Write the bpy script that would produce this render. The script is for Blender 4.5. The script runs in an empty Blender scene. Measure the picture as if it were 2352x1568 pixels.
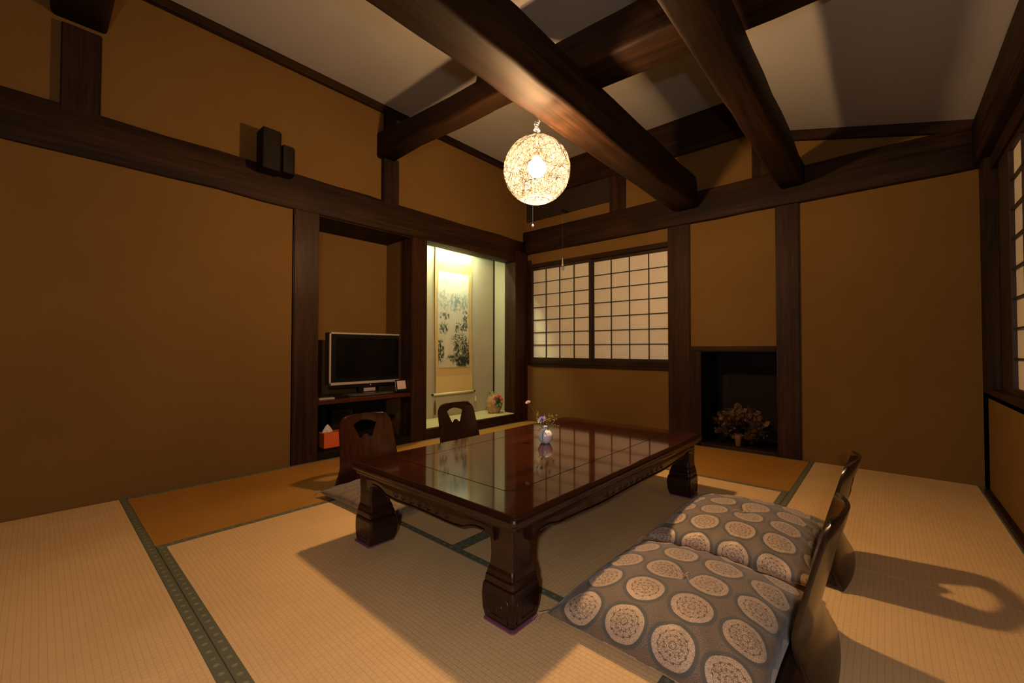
import bpy, bmesh, math, random
from mathutils import Vector, Matrix, noise
PI = math.pi
random.seed(7)
sc = bpy.context.scene
COL = sc.collection

# ------------------------------------------------------------------ camera
CAM = Vector((3.1411, -3.7909, 0.8227))
yaw, pitch, roll, FLPX = math.radians(41.6285), math.radians(1.0977), math.radians(0.073), 966.7
f = Vector((-math.sin(yaw)*math.cos(pitch), math.cos(yaw)*math.cos(pitch), math.sin(pitch)))
r = Vector((math.cos(yaw), math.sin(yaw), 0)); u = r.cross(f)
r2 = r*math.cos(roll)+u*math.sin(roll); u2 = u*math.cos(roll)-r*math.sin(roll)
cd = bpy.data.cameras.new('camera'); cd.sensor_width = 36; cd.sensor_fit = 'HORIZONTAL'
cd.lens = FLPX*36/2352; cd.clip_start = 0.02; cd.clip_end = 50
cam = bpy.data.objects.new('camera', cd); COL.objects.link(cam)
cam.matrix_world = Matrix(((r2.x, u2.x, -f.x, CAM.x), (r2.y, u2.y, -f.y, CAM.y), (r2.z, u2.z, -f.z, CAM.z), (0, 0, 0, 1)))
sc.camera = cam

# ------------------------------------------------------------------ world, colour, lights
w = bpy.data.worlds.new('world'); sc.world = w; w.use_nodes = True
w.node_tree.nodes['Background'].inputs[0].default_value = (0.9, 0.62, 0.4, 1)
w.node_tree.nodes['Background'].inputs[1].default_value = 0.0
sc.view_settings.view_transform = 'Standard'; sc.view_settings.look = 'None'
sc.view_settings.gamma = 1; sc.view_settings.use_curve_mapping = False
sc.view_settings.exposure = 0.0
sc.cycles.use_denoising = True
sc.cycles.max_bounces = 8; sc.cycles.diffuse_bounces = 4; sc.cycles.transparent_max_bounces = 16
sc.cycles.sample_clamp_indirect = 4.0; sc.cycles.caustics_reflective = False; sc.cycles.caustics_refractive = False

LAMP = Vector((1.745, -2.02, 1.80))
BULB_STRENGTH = 1850.0; BULB_COLOR = (1.0, 0.59, 0.265)
FLASH_W = 50.0; FLASH_COLOR = (1.0, 0.90, 0.88)
TUBE_STRENGTH = 310.0; TUBE_COLOR = (.93, 1.0, 0.58)
fl = bpy.data.lights.new('fill_flash', 'POINT'); fl.energy = FLASH_W; fl.color = FLASH_COLOR; fl.shadow_soft_size = 0.03
flo = bpy.data.objects.new('fill_flash', fl); flo.location = (3.25, -4.1, 0.92); COL.objects.link(flo)

# ------------------------------------------------------------------ shader helpers
def srgb(c):
    return tuple((x/12.92 if x <= .04045 else ((x+.055)/1.055)**2.4) for x in [v/255 for v in c])
class NT:
    def __init__(s, name):
        s.m = bpy.data.materials.new(name); s.m.use_nodes = True; s.t = s.m.node_tree
        s.n = s.t.nodes; s.l = s.t.links; s.b = s.n['Principled BSDF']; s.out = s.n['Material Output']
    def node(s, t, **kw):
        n = s.n.new(t)
        for k, v in kw.items(): setattr(n, k, v)
        return n
    def put(s, sock, v):
        if hasattr(v, 'is_linked') or hasattr(v, 'links'): s.l.new(v, sock)
        elif isinstance(v, (tuple, list)) and len(v) == 3 and sock.type == 'RGBA': sock.default_value = (*v, 1)
        else: sock.default_value = v
    def math(s, op, a, b=0.0, c=0.0):
        n = s.node('ShaderNodeMath', operation=op); s.put(n.inputs[0], a); s.put(n.inputs[1], b)
        if len(n.inputs) > 2: s.put(n.inputs[2], c)
        return n.outputs[0]
    def mix(s, f, a, b, mode='MIX'):
        n = s.node('ShaderNodeMix', data_type='RGBA', blend_type=mode); s.put(n.inputs[0], f); s.put(n.inputs[6], a); s.put(n.inputs[7], b)
        return n.outputs[2]
    def coord(s, which='Object', scale=(1, 1, 1), rot=(0, 0, 0), loc=(0, 0, 0)):
        t = s.node('ShaderNodeTexCoord'); mp = s.node('ShaderNodeMapping'); s.l.new(t.outputs[which], mp.inputs[0])
        mp.inputs['Scale'].default_value = scale; mp.inputs['Rotation'].default_value = rot; mp.inputs['Location'].default_value = loc
        return mp.outputs[0]
    def noise(s, v, scale, detail=3, rough=.5, dist=0):
        n = s.node('ShaderNodeTexNoise'); s.put(n.inputs['Vector'], v); n.inputs['Scale'].default_value = scale
        n.inputs['Detail'].default_value = detail; n.inputs['Roughness'].default_value = rough; n.inputs['Distortion'].default_value = dist
        return n.outputs['Fac']
    def ramp(s, f, stops):
        n = s.node('ShaderNodeValToRGB'); s.put(n.inputs[0], f); e = n.color_ramp.elements
        while len(e) < len(stops): e.new(.5)
        for i, (p, c) in enumerate(stops):
            e[i].position = p; e[i].color = (*c, 1) if len(c) == 3 else c
        return n.outputs[0]
    def smooth(s, f, a, b, x=0., y=1.):
        n = s.node('ShaderNodeMapRange', interpolation_type='SMOOTHSTEP'); s.put(n.inputs[0], f)
        n.inputs[1].default_value = a; n.inputs[2].default_value = b; n.inputs[3].default_value = x; n.inputs[4].default_value = y
        return n.outputs[0]
    def bump(s, h, strength=.3, dist=.002):
        n = s.node('ShaderNodeBump'); s.put(n.inputs['Height'], h); n.inputs['Strength'].default_value = strength
        n.inputs['Distance'].default_value = dist; s.l.new(n.outputs[0], s.b.inputs['Normal'])
    def fin(s, col=None, rough=.5, metal=0, spec=None, coat=None):
        if col is not None: s.put(s.b.inputs['Base Color'], col)
        s.put(s.b.inputs['Roughness'], rough); s.put(s.b.inputs['Metallic'], metal)
        if spec is not None: s.b.inputs['Specular IOR Level'].default_value = spec
        if coat is not None: s.b.inputs['Coat Weight'].default_value = coat; s.b.inputs['Coat Roughness'].default_value = .05 if coat >= .3 else .3
        return s.m
def plain(name, col, rough=.5, metal=0, spec=.5, var=.15, sc_=40):
    s = NT(name); v = s.coord()
    n = s.noise(v, sc_, 2)
    c = s.mix(s.math('MULTIPLY', n, var*2), col, tuple(x*(1-var) for x in col))
    return s.fin(c, rough, metal, spec)
def wood(name, light, dark, axis, rough=.6, spec=.13, g=9, coat=None, bump=.25):
    s = NT(name)
    scl = [g, g, g]; scl[axis] = g*.045
    v = s.coord(scale=tuple(scl))
    n1 = s.noise(v, 1.6, 6, .62, 1.2); n2 = s.noise(v, 9, 4, .6, .4)
    k = s.math('ADD', s.math('MULTIPLY', n1, .65), s.math('MULTIPLY', n2, .35))
    big = s.noise(s.coord(scale=(1.3, 1.3, 1.3)), 1.1, 3)
    c = s.ramp(k, [(.36, dark), (.5, tuple((a+b)/2 for a, b in zip(light, dark))), (.62, light)])
    c = s.mix(s.smooth(big, .35, .7, 0, .45), c, tuple(x*.55 for x in dark))
    s.bump(k, bump, .003)
    return s.fin(c, rough, 0, spec, coat)
def plaster(name, a, b):
    s = NT(name); v = s.coord()
    n = s.noise(v, 1.3, 4, .6); fine = s.noise(v, 420, 2, .7); st = s.noise(s.coord(scale=(6, 6, 6)), 60, 3)
    c = s.mix(s.smooth(n, .3, .7), a, b)
    c = s.mix(s.math('MULTIPLY', st, .25), c, tuple(x*.8 for x in b))
    s.bump(s.math('ADD', fine, st), .25, .0012)
    return s.fin(c, .95, 0, .1)

LD, DD = (.044, .0185, .0066), (.0085, .0042, .0024)
M = {}
for ax, nm in enumerate('xyz'):
    M['wood_'+nm] = wood('dark_stained_timber_'+nm, LD, DD, ax, bump=.5)
    M['pillar_'+nm] = wood('polished_pillar_timber_'+nm, (.054, .021, .0085), (.0135, .0055, .003), ax, .55, .12, coat=.03)
M['wall'] = plaster('ochre_sand_plaster', (.175, .095, .0265), (.155, .083, .022))
M['ceil'] = plaster('pale_ceiling_plaster', (.35, .325, .30), (.32, .30, .275))
M['alcove'] = plaster('grey_green_alcove_plaster', (.46, .42, .30), (.40, .37, .27))
M['blackwood'] = wood('black_brown_board', (.016, .009, .0055), (.007, .0042, .003), 2, .6, .15)
M['shoji_wood'] = wood('dark_shoji_lattice_wood', (.040, .020, .011), (.018, .010, .006), 2, .5, .3, 20)

def paper():
    s = NT('washi_paper'); v = s.coord()
    n = s.noise(v, 60, 4, .6)
    c = s.mix(n, (.80, .74, .62), (.72, .66, .55))
    return s.fin(c, .8, 0, .2)
M['paper'] = paper()

def tatami(name, c1, c2, cgap, block, strength, fine_only=False):
    s = NT(name); t = s.node('ShaderNodeTexCoord'); sp = s.node('ShaderNodeSeparateXYZ'); s.l.new(t.outputs['Object'], sp.inputs[0])
    X, Y = sp.outputs[0], sp.outputs[1]          # local X: along the mat, local Y: across it (rush direction)
    wob = s.noise(s.coord(scale=(1, 1, 1)), 9, 2)
    ph = s.math('ADD', s.math('DIVIDE', Y, .0155), s.math('MULTIPLY', wob, .22))
    col = s.math('FRACT', ph)                    # columns between the warp threads
    rib = s.math('ABSOLUTE', s.math('SUBTRACT', col, .5))
    thread = s.smooth(rib, .36, .5)
    par = s.math('MODULO', s.math('FLOOR', s.math('ADD', ph, 400.)), 2.)
    rx = s.math('ADD', s.math('DIVIDE', X, .0060), s.math('MULTIPLY', par, .5))
    rush = s.math('ABSOLUTE', s.math('SUBTRACT', s.math('FRACT', rx), .5))
    rxb = s.math('ADD', s.math('DIVIDE', X, .018), s.math('MULTIPLY', par, .5))
    blk = s.math('ABSOLUTE', s.math('SUBTRACT', s.math('FRACT', rxb), .5))
    patch = s.noise(s.coord(scale=(1, 1, 1)), 2.2, 4, .6)
    streak = s.noise(s.coord(scale=(160, 2.5, 1)), 1.0, 2)
    c = s.mix(s.smooth(patch, .3, .72), c1, c2)
    c = s.mix(s.math('MULTIPLY', streak, .45), c, tuple(x*.72 for x in c2))
    if not fine_only:
        g = s.math('MAXIMUM', s.math('MULTIPLY', thread, .55), s.math('MULTIPLY', s.smooth(blk, .36, .5), .50))
        c = s.mix(s.math('MULTIPLY', g, block), c, cgap)
    h = s.math('SUBTRACT', s.math('MULTIPLY', s.smooth(rush, 0, .5, 1, 0), .35), s.math('MULTIPLY', thread, .8 if not fine_only else .25))
    s.bump(h, strength, .0015)
    return s.fin(c, .62, 0, .25)
M['tatami'] = tatami('woven_rush_matting', (.80, .545, .265), (.72, .485, .23), (.42, .26, .11), .55, .35)
M['tatami_brown'] = tatami('brown_rush_matting', (.45, .215, .040), (.39, .18, .03), (.16, .07, .02), .8, .2, True)  # browner base colour, fine weave without the block pattern
def border_mat():
    s = NT('green_brocade_border'); v = s.coord(); t = s.node('ShaderNodeTexCoord'); sp = s.node('ShaderNodeSeparateXYZ'); s.l.new(t.outputs['Object'], sp.inputs[0])
    fx = s.math('SUBTRACT', s.math('FRACT', s.math('DIVIDE', sp.outputs[0], .044)), .5)
    fy = s.math('DIVIDE', sp.outputs[1], .044)
    d = s.math('SQRT', s.math('ADD', s.math('MULTIPLY', fx, fx), s.math('MULTIPLY', fy, fy)))
    k = s.math('MULTIPLY', s.smooth(d, .10, .2, 1, 0), s.noise(v, 260, 2))
    c = s.mix(k, (.125, .128, .078), (.34, .30, .17))
    return s.fin(c, .8, 0, .2)
M['border'] = border_mat()

# ------------------------------------------------------------------ mesh helpers
def ploc(p):
    v = Vector((0, 0, 0))
    while p is not None: v += p.location; p = p.parent
    return v
def obj(name, bm, mat, parent=None, smooth=False, world=True, **props):
    me = bpy.data.meshes.new(name)
    if parent is not None and world:
        bmesh.ops.translate(bm, verts=bm.verts, vec=-ploc(parent))
    if smooth:
        for fc in bm.faces: fc.smooth = True
    bm.to_mesh(me); bm.free()
    for m_ in (mat if isinstance(mat, (list, tuple)) else [mat]): me.materials.append(m_)
    o = bpy.data.objects.new(name, me); COL.objects.link(o)
    if parent is not None: o.parent = parent
    for k, v in props.items(): o[k] = v
    return o
def tag(o, label=None, cat=None, group=None, kind=None):
    if label: o['label'] = label
    if cat: o['category'] = cat
    if group: o['group'] = group
    if kind: o['kind'] = kind
    return o
def thing(name, label, cat, loc=(0, 0, 0), group=None, kind=None, rz=0):
    o = bpy.data.objects.new(name, None); COL.objects.link(o); o.location = loc; o.rotation_euler = (0, 0, rz); o.empty_display_size = .05
    return tag(o, label, cat, group, kind)
def copy_tree(o, parent=None):
    c = o.copy(); COL.objects.link(c); c.parent = parent
    for ch in list(o.children): copy_tree(ch, c)
    return c
def NB(): return bmesh.new()
def box(bm, x0, x1, y0, y1, z0, z1, bev=0.0, seg=2, mi=0):
    t = bmesh.new(); bmesh.ops.create_cube(t, size=1)
    for v in t.verts: v.co = Vector(((x0+x1)/2+v.co.x*(x1-x0), (y0+y1)/2+v.co.y*(y1-y0), (z0+z1)/2+v.co.z*(z1-z0)))
    if bev: bmesh.ops.bevel(t, geom=t.edges[:], offset=bev, segments=seg, affect='EDGES', profile=.5)
    merge(bm, t, mi); return bm
def merge(bm, t, mi=0, mat=None):
    if mat is not None: bmesh.ops.transform(t, matrix=mat, verts=t.verts)
    vm = {}
    for v in t.verts: vm[v] = bm.verts.new(v.co)
    for fc in t.faces:
        try:
            nf = bm.faces.new([vm[v] for v in fc.verts]); nf.material_index = mi if mi else fc.material_index; nf.smooth = fc.smooth
        except ValueError: pass
    t.free()
def loops(bm, rings, close_ring=True, cap=True, mi=0, smooth=False):
    vs = [[bm.verts.new(p) for p in rg] for rg in rings]
    n = len(vs[0])
    for a, b in zip(vs, vs[1:]):
        for i in range(n if close_ring else n-1):
            fc = bm.faces.new((a[i], a[(i+1) % n], b[(i+1) % n], b[i])); fc.material_index = mi; fc.smooth = smooth
    if cap:
        for rg, rev in ((vs[0], True), (vs[-1], False)):
            fc = bm.faces.new(rg[::-1] if rev else rg); fc.material_index = mi
    return bm
def tube(bm, pts, rad, seg=8, mi=0, cap=True):
    pts = [Vector(p) for p in pts]; rings = []
    up = Vector((0, 0, 1)); prev = None
    for i, p in enumerate(pts):
        d = (pts[min(i+1, len(pts)-1)]-pts[max(i-1, 0)]).normalized()
        if prev is None:
            a = d.cross(up) if abs(d.dot(up)) < .95 else d.cross(Vector((1, 0, 0)))
        else: a = prev-d*prev.dot(d)
        a.normalize(); prev = a; b = d.cross(a)
        rr = rad[i] if isinstance(rad, (list, tuple)) else rad
        rings.append([p+a*math.cos(2*PI*k/seg)*rr+b*math.sin(2*PI*k/seg)*rr for k in range(seg)])
    loops(bm, rings, cap=cap, mi=mi, smooth=True); return bm
def lathe(bm, prof, c, seg=32, mi=0, cap=True):
    rings = [[Vector((c[0]+r_*math.cos(2*PI*k/seg), c[1]+r_*math.sin(2*PI*k/seg), c[2]+z)) for k in range(seg)] for r_, z in prof]
    loops(bm, rings, cap=cap, mi=mi, smooth=True); return bm
def recalc(bm): bmesh.ops.recalc_face_normals(bm, faces=bm.faces[:]); return bm
def beam_path(pts, w_, h_, bev=.02, wob=.006, seed=0, axis='y'):
    """hand-hewn timber: a rounded rectangular section (width w_, height h_) swept along pts (centres)"""
    bm = bmesh.new(); rings = []; n = len(pts)
    for i, p in enumerate(pts):
        p = Vector(p); d = (Vector(pts[min(i+1, n-1)])-Vector(pts[max(i-1, 0)])).normalized()
        side = d.cross(Vector((0, 0, 1))).normalized(); up = side.cross(d)
        W = (w_[i] if isinstance(w_, (list, tuple)) else w_)/2; H = (h_[i] if isinstance(h_, (list, tuple)) else h_)/2
        ring = []
        for sx, sy in ((1, 1), (-1, 1), (-1, -1), (1, -1)):
            for k in range(4):
                a = {(1, 1): 0, (-1, 1): PI/2, (-1, -1): PI, (1, -1): 1.5*PI}[(sx, sy)]+k*PI/6
                q = side*(sx*(W-bev)+bev*math.cos(a))+up*(sy*(H-bev)+bev*math.sin(a))
                ring.append(p+q)
        if wob:
            ring = [q+Vector([wob*(noise.noise(q*3.1+Vector((seed, j*7., 0)))) for j in range(3)]) for q in ring]
        rings.append(ring)
    loops(bm, rings, smooth=True); return recalc(bm)
def lin(a, b, n): return [Vector(a).lerp(Vector(b), i/(n-1)) for i in range(n)]

X1, YF = 3.577, -5.35
# ------------------------------------------------------------------ floor and tatami
fb = NB(); box(fb, -.5, X1+.15, YF-.1, .35, -.2, -.05)
floor = obj('floor', fb, M['blackwood'], kind='structure', label='tatami floor of the guest room', category='floor')
SX = [0, .889, 1.799, 2.709, X1]; S1, S2, S3 = -.917, -2.62, -3.455
HB = .031
def mat_(x0, x1, y0, y1, long, mats, heri):
    """long: 'x' or 'y'; heri: which long sides carry the cloth border"""
    g = .0007
    cx, cy = (x0+x1)/2, (y0+y1)/2
    L = (x1-x0 if long == 'x' else y1-y0)-2*g; W = (y1-y0 if long == 'x' else x1-x0)-2*g
    bm = NB(); box(bm, -L/2, L/2, -W/2+HB, W/2-HB, -.05, 0)
    o = obj('tatami_mat', bm, mats, floor, world=False)
    o.location = (cx, cy, 0); o.rotation_euler = (0, 0, 0 if long == 'x' else PI/2)
    for s in (-1, 1):
        bb = NB(); y_ = s*(W/2-HB/2)
        box(bb, -L/2, L/2, -HB/2, HB/2, -.05, .0018, .0012, 1)
        obj('cloth_border', bb, M['border'], o, world=False).location = (0, y_, 0)
T, TB = M['tatami'], M['tatami_brown']
mat_(0, SX[1], S3, -1.72, 'y', TB, 3); mat_(0, SX[1], -1.72, 0.0, 'y', TB, 3)
mat_(SX[1], SX[3], S1, 0.01, 'x', TB, 3)
mat_(SX[1], SX[2], S2, S1, 'y', T, 3); mat_(SX[2], SX[3], S2, S1, 'y', T, 3)
mat_(SX[1], SX[3], S3, S2, 'x', T, 3)
mat_(SX[3], X1, -1.72, 0.01, 'y', T, 3); mat_(SX[3], X1, S3, -1.72, 'y', T, 3)
mat_(0, SX[2], S3-.86, S3, 'x', T, 3); mat_(SX[2], X1, S3-.86, S3, 'x', T, 3)
mat_(0, SX[2], YF, S3-.86, 'x', T, 3); mat_(SX[2], X1, YF, S3-.86, 'x', T, 3)

# ------------------------------------------------------------------ walls
H_UP = 2.88
def structure(name, bm, mat, parent=None, **kw):
    return obj(name, bm, mat, parent, **({'kind': 'structure'} | kw if parent is None else kw))
b = NB(); box(b, -.12, -.012, YF, -2.60, -.05, 1.9); box(b, -.12, -.03, YF, 0.05, 1.9, 2.95)
wl = structure('wall_left', b, M['wall'])
b = NB()   # back wall with the window and hearth openings left free
for x0, x1, z0, z1 in ((-.12, X1+.2, 1.90, 3.0), (1.66, 1.95, -.05, 1.90), (1.95, 2.51, .81, 1.90), (2.51, X1+.2, -.05, 1.90), (-.02, 1.66, -.05, .66)):
    box(b, x0, x1, .01, .12, z0, z1)
wb = structure('wall_back', b, M['wall'])
b = NB(); box(b, X1, X1+.12, YF, .1, -.05, .57); box(b, X1+.0, X1+.12, YF, .1, 2.05, 2.6); box(b, X1, X1+.12, YF, -2.2, .57, 2.1)
wr = structure('wall_right', b, M['wall'])
b = NB(); box(b, -.12, X1+.2, YF-.12, YF, -.05, 3.0); structure('wall_front', b, M['wall'])
b = NB(); box(b, -.12, 2.36, YF, .1, H_UP, H_UP+.06)
box(b, 2.35, 2.42, YF, .1, 2.545, H_UP+.03)
# lean-to slope, thickness kept above the visible face
rr = [(2.35, 2.56), (X1+.12, 2.56-.275*(X1+.12-2.35)), (X1+.12, 2.56-.275*(X1+.12-2.35)+.05), (2.35, 2.61)]
loops(b, [[Vector((x, y, z)) for x, z in rr] for y in (YF, .1)])
structure('ceiling', recalc(b), M['ceil'])

# TV recess and picture alcove (part of the left wall)
b = NB(); box(b, -.50, -.42, -2.50, -1.55, -.05, 2.0); box(b, -.45, -.05, -2.50, -2.43, -.05, 2.0); box(b, -.45, -.02, -1.592, -1.56, -.05, 2.0)
obj('recess_wall', b, M['wall'], wl)
b = NB(); box(b, -.42, -.01, -2.45, -1.58, 1.815, 1.86); obj('recess_ceiling', b, M['wood_y'], wl)
b = NB(); box(b, -.50, -.42, -1.5, -.05, -.05, 2.06); box(b, -.45, -.02, -.115, -.02, -.05, 2.06); box(b, -.45, -.02, -1.50, -1.435, -.05, 2.06)
obj('alcove_wall', b, M['alcove'], wl)
b = NB(); box(b, -.45, -.02, -1.45, -.1, 2.0, 2.06); obj('alcove_ceiling', b, M['ceil'], wl)
b = NB(); box(b, -.42, -.408, -.130, -.116, .10, 1.94); obj('corner_batten', b, M['wood_z'], wl)
b = NB(); box(b, -.42, -.30, -1.435, -.117, 1.93, 1.98, .002, 1); obj('alcove_ceiling_batten', b, M['wood_y'], wl)

trim_n = [0]
def trim(bm, mat, label):
    trim_n[0] += 1
    return obj('trim_%d' % trim_n[0], bm, mat, kind='structure', label=label, category='timber')
# long head beams
trim(beam_path(lin((-.075, YF, 1.955), (-.075, -.0, 1.945), 22), .17, [.25]*22, .012, .010, 3), M['wood_y'], 'long dark head beam running along the left wall above the television recess')
trim(beam_path(lin((-.1, .055, 2.06), (X1+.1, .055, 2.065), 18), .17, .27, .012, .010, 5), M['wood_x'], 'long dark head beam across the back wall above the paper window')
trim(beam_path(lin((X1+.055, YF, 2.07), (X1+.055, .0, 2.07), 12), .17, .27, .012, .006, 9), M['wood_y'], 'dark head beam along the right wall under the low ceiling')
b = NB(); box(b, -.05, 2.36, -.03, .05, 2.56, H_UP+.01, .008); trim(b, M['wood_x'], 'deep upper wall plate on the back wall just below the high ceiling')
b = NB(); box(b, -.05, .012, YF, .02, 2.825, H_UP+.01, .004, 1); trim(b, M['wood_y'], 'thin dark ceiling trim along the top of the left wall')
b = NB(); box(b, .0, 1.085, -.004, .03, 2.31, 2.565, .003, 1); trim(b, plain('grey_brown_board', (.030, .021, .014), .8, 0, .1), 'dark board high on the back wall, behind the round lamp')
b = NB()
def zc(x): return 2.56-.275*(x-2.35)
loops(b, [[Vector((x, y, zc(x)-dz)) for y, dz in ((-.03, 0), (-.03, .072), (.03, .072), (.03, 0))] for x in (2.36, X1)])
trim(recalc(b), M['wood_x'], 'thin sloping trim under the low ceiling on the back wall')
# pillars
def pillar(x0, x1, y0, y1, z0, z1, label, mat='pillar_z', bev=.006):
    b = NB(); t = bmesh.new(); bmesh.ops.create_cube(t, size=1)
    for v in t.verts: v.co = Vector(((x0+x1)/2+v.co.x*(x1-x0), (y0+y1)/2+v.co.y*(y1-y0), (z0+z1)/2+v.co.z*(z1-z0)))
    bmesh.ops.bevel(t, geom=[e for e in t.edges if abs(e.verts[0].co.z-e.verts[1].co.z) > .01], offset=bev, segments=2, affect='EDGES')
    merge(b, t); return trim(b, M[mat], label)
pillar(-.16, .004, -2.595, -2.415, -.04, 1.85, 'reddish wooden pillar left of the television recess')
pillar(-.16, .004, -1.60, -1.43, -.04, 1.85, 'wooden pillar between the television recess and the lit alcove')
pillar(-.16, .010, -.208, .012, -.04, 1.95, 'dark corner pillar right of the lit alcove')
pillar(1.668, 1.862, -.012, .10, -.04, 1.95, 'wooden pillar right of the paper window on the back wall')
pillar(2.508, 2.662, -.012, .10, -.04, 1.95, 'wooden pillar right of the dark hearth recess')
pillar(3.577, 3.72, -.17, .02, -.04, 2.0, 'dark corner pillar beside the right window', 'wood_z')
pillar(-.10, .010, -1.888, -1.737, 2.05, 2.45, 'short upper post under the cross beam end, left wall', 'wood_z')
pillar(-.10, .004, -1.87, -1.76, 2.6, 2.84, 'short stub post above the cross beam end, left wall', 'wood_z')
pillar(-.10, .012, -3.738, -3.588, 2.05, 2.50, 'short upper post at the far left of the left wall', 'wood_z')
pillar(1.082, 1.255, -.012, .05, 2.17, 2.60, 'short upper post on the back wall behind the round lamp', 'wood_z')
pillar(2.352, 2.62, -.014, .05, 2.17, 2.56, 'short upper post on the back wall behind the right ceiling beam', 'wood_z')
pillar(2.20, 2.36, -2.0, -1.7, 2.3, 2.56, 'hidden stub carrying the step in the ceiling', 'wood_z') if False else None

# ------------------------------------------------------------------ exposed ceiling beams (free spanning)
pts = lin((1.895, YF, 2.19), (1.845, -.10, 2.17), 30)
bl = beam_path(pts+[Vector((1.843, -.05, 2.172)), Vector((1.842, -.025, 2.175))], [.215]*30+[.20, .15], [.26]*30+[.23, .16], .028, .012, 11)
tag(obj('ceiling_beam', bl, M['wood_y']), 'massive dark beam running lengthwise directly above the round lamp', 'beam', 'exposed ceiling beams')
pts = lin((2.625, YF, 2.135), (2.622, -.02, 2.135), 24)
tag(obj('ceiling_beam', beam_path(pts, .16, .165, .022, .010, 17), M['wood_y']), 'narrower dark lengthwise beam, right of the massive one over the lamp', 'beam', 'exposed ceiling beams')
pts = [(-.04, -1.852, 2.54), (.4, -1.852, 2.525), (.9, -1.853, 2.50), (1.17, -1.853, 2.495), (1.20, -1.853, 2.535), (1.45, -1.853, 2.525), (1.64, -1.85, 2.505), (1.71, -1.80, 2.42), (2.3, -1.785, 2.40), (2.8, -1.77, 2.38), (3.25, -1.77, 2.37), (3.60, -1.77, 2.36)]
tag(obj('ceiling_beam', beam_path([Vector(p) for p in pts], [.155, .15, .15, .15, .15, .15, .16, .24, .25, .25, .25, .25], [.22, .17, .165, .165, .24, .24, .24, .22, .21, .20, .20, .20], .022, .006, 23), M['wood_x']), 'dark crooked cross beam running behind the lamp from the left wall', 'beam', 'exposed ceiling beams')
pts = lin((-.04, -3.672, 2.665), (3.60, -3.672, 2.63), 14)
tag(obj('ceiling_beam', beam_path(pts, .215, .25, .022, .010, 29), M['wood_x']), 'dark cross beam whose end shows at the top left corner of the photo', 'beam', 'exposed ceiling beams')

# ------------------------------------------------------------------ paper windows
def shoji(win, x0, x1, z0, z1, cols, rows, y, stile, rail, depth=.028, T_=None):
    """one sash in the x-z plane facing -y (T_ maps it elsewhere)"""
    Tm = T_ if T_ is not None else Matrix.Identity(4)
    def put(name, bm, mat, par):
        bmesh.ops.transform(bm, matrix=Tm, verts=bm.verts); return obj(name, recalc(bm), mat, par)
    b = NB()
    box(b, x0, x0+stile, y, y+depth, z0, z1, .002, 1); box(b, x1-stile, x1, y, y+depth, z0, z1, .002, 1)
    box(b, x0+stile, x1-stile, y, y+depth, z0, z0+rail, .002, 1); box(b, x0+stile, x1-stile, y, y+depth, z1-rail, z1, .002, 1)
    sash = put('shoji_panel', b, M['shoji_wood'], win)
    ix0, ix1, iz0, iz1 = x0+stile, x1-stile, z0+rail, z1-rail
    mw = .0075
    for i in range(1, cols):
        xx = ix0+(ix1-ix0)*i/cols; b = NB(); box(b, xx-mw/2, xx+mw/2, y+.006, y+.018, iz0, iz1); put('muntin', b, M['shoji_wood'], sash)
    for j in range(1, rows):
        zz = iz0+(iz1-iz0)*j/rows; b = NB(); box(b, ix0, ix1, y+.004, y+.016, zz-mw/2, zz+mw/2); put('muntin', b, M['shoji_wood'], sash)
    for i in range(cols):
        for j in range(rows):
            a0, a1 = ix0+(ix1-ix0)*i/cols, ix0+(ix1-ix0)*(i+1)/cols; c0, c1 = iz0+(iz1-iz0)*j/rows, iz0+(iz1-iz0)*(j+1)/rows
            b = NB(); box(b, a0, a1, y+.0185, y+.0200, c0, c1); put('paper_pane', b, M['paper'], sash)
win1 = thing('window_1', 'wide paper lattice window on the back wall', 'window', (0.86, .03, .74), kind='structure')
b = NB()
for q in ((.016, .075, -.002, .10, .64, 1.86), (.075, 1.668, -.008, .10, .632, .70), (.075, 1.668, .0, .10, 1.765, 1.81)): box(b, *q, .003, 1)
obj('window_frame', b, M['wood_x'], win1)
b = NB(); box(b, .016, 1.668, -.012, .10, .66, .707, .003, 1); obj('window_sill', b, M['wood_x'], win1)
b = NB(); box(b, .016, 1.668, .11, .14, .60, 1.9); obj('outer_shutter', b, M['blackwood'], win1)
b = NB(); box(b, .016, 1.668, .003, .05, 1.80, 1.95); obj('lintel_panel', b, M['wall'], win1)
shoji(win1, .055, .855, .705, 1.765, 4, 7, .012, .026, .028)
shoji(win1, .845, 1.68, .705, 1.765, 4, 7, .048, .022, .028)
win2 = thing('window_2', 'paper lattice window on the right wall, seen edge on', 'window', (3.65, -.9, .6), kind='structure')
b = NB()
for q in ((3.577, 3.72, -2.2, -.16, .545, .60), (3.60, 3.72, -2.2, -.16, 1.86, 1.95), (3.61, 3.72, -2.25, -2.18, .55, 1.95)): box(b, *q, .003, 1)
obj('window_frame', b, M['wood_y'], win2)
b = NB(); box(b, 3.72, 3.75, -2.3, .05, .5, 2.0); obj('outer_shutter', b, M['blackwood'], win2)
TR = Matrix(((0, 1, 0, 3.61), (-1, 0, 0, 0), (0, 0, 1, 0), (0, 0, 0, 1)))  # local x -> -y, local y -> +x
shoji(win2, .135, .90, .60, 1.86, 4, 8, .040, .022, .03, T_=TR)
shoji(win2, .290, 1.95, .60, 1.86, 5, 8, .005, .25, .03, T_=TR)
b = NB(); box(b, 3.553, 3.585, YF, -.165, 0, .028, .003, 1)
obj('baseboard_right', b, M['wood_y'], kind='structure')

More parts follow.
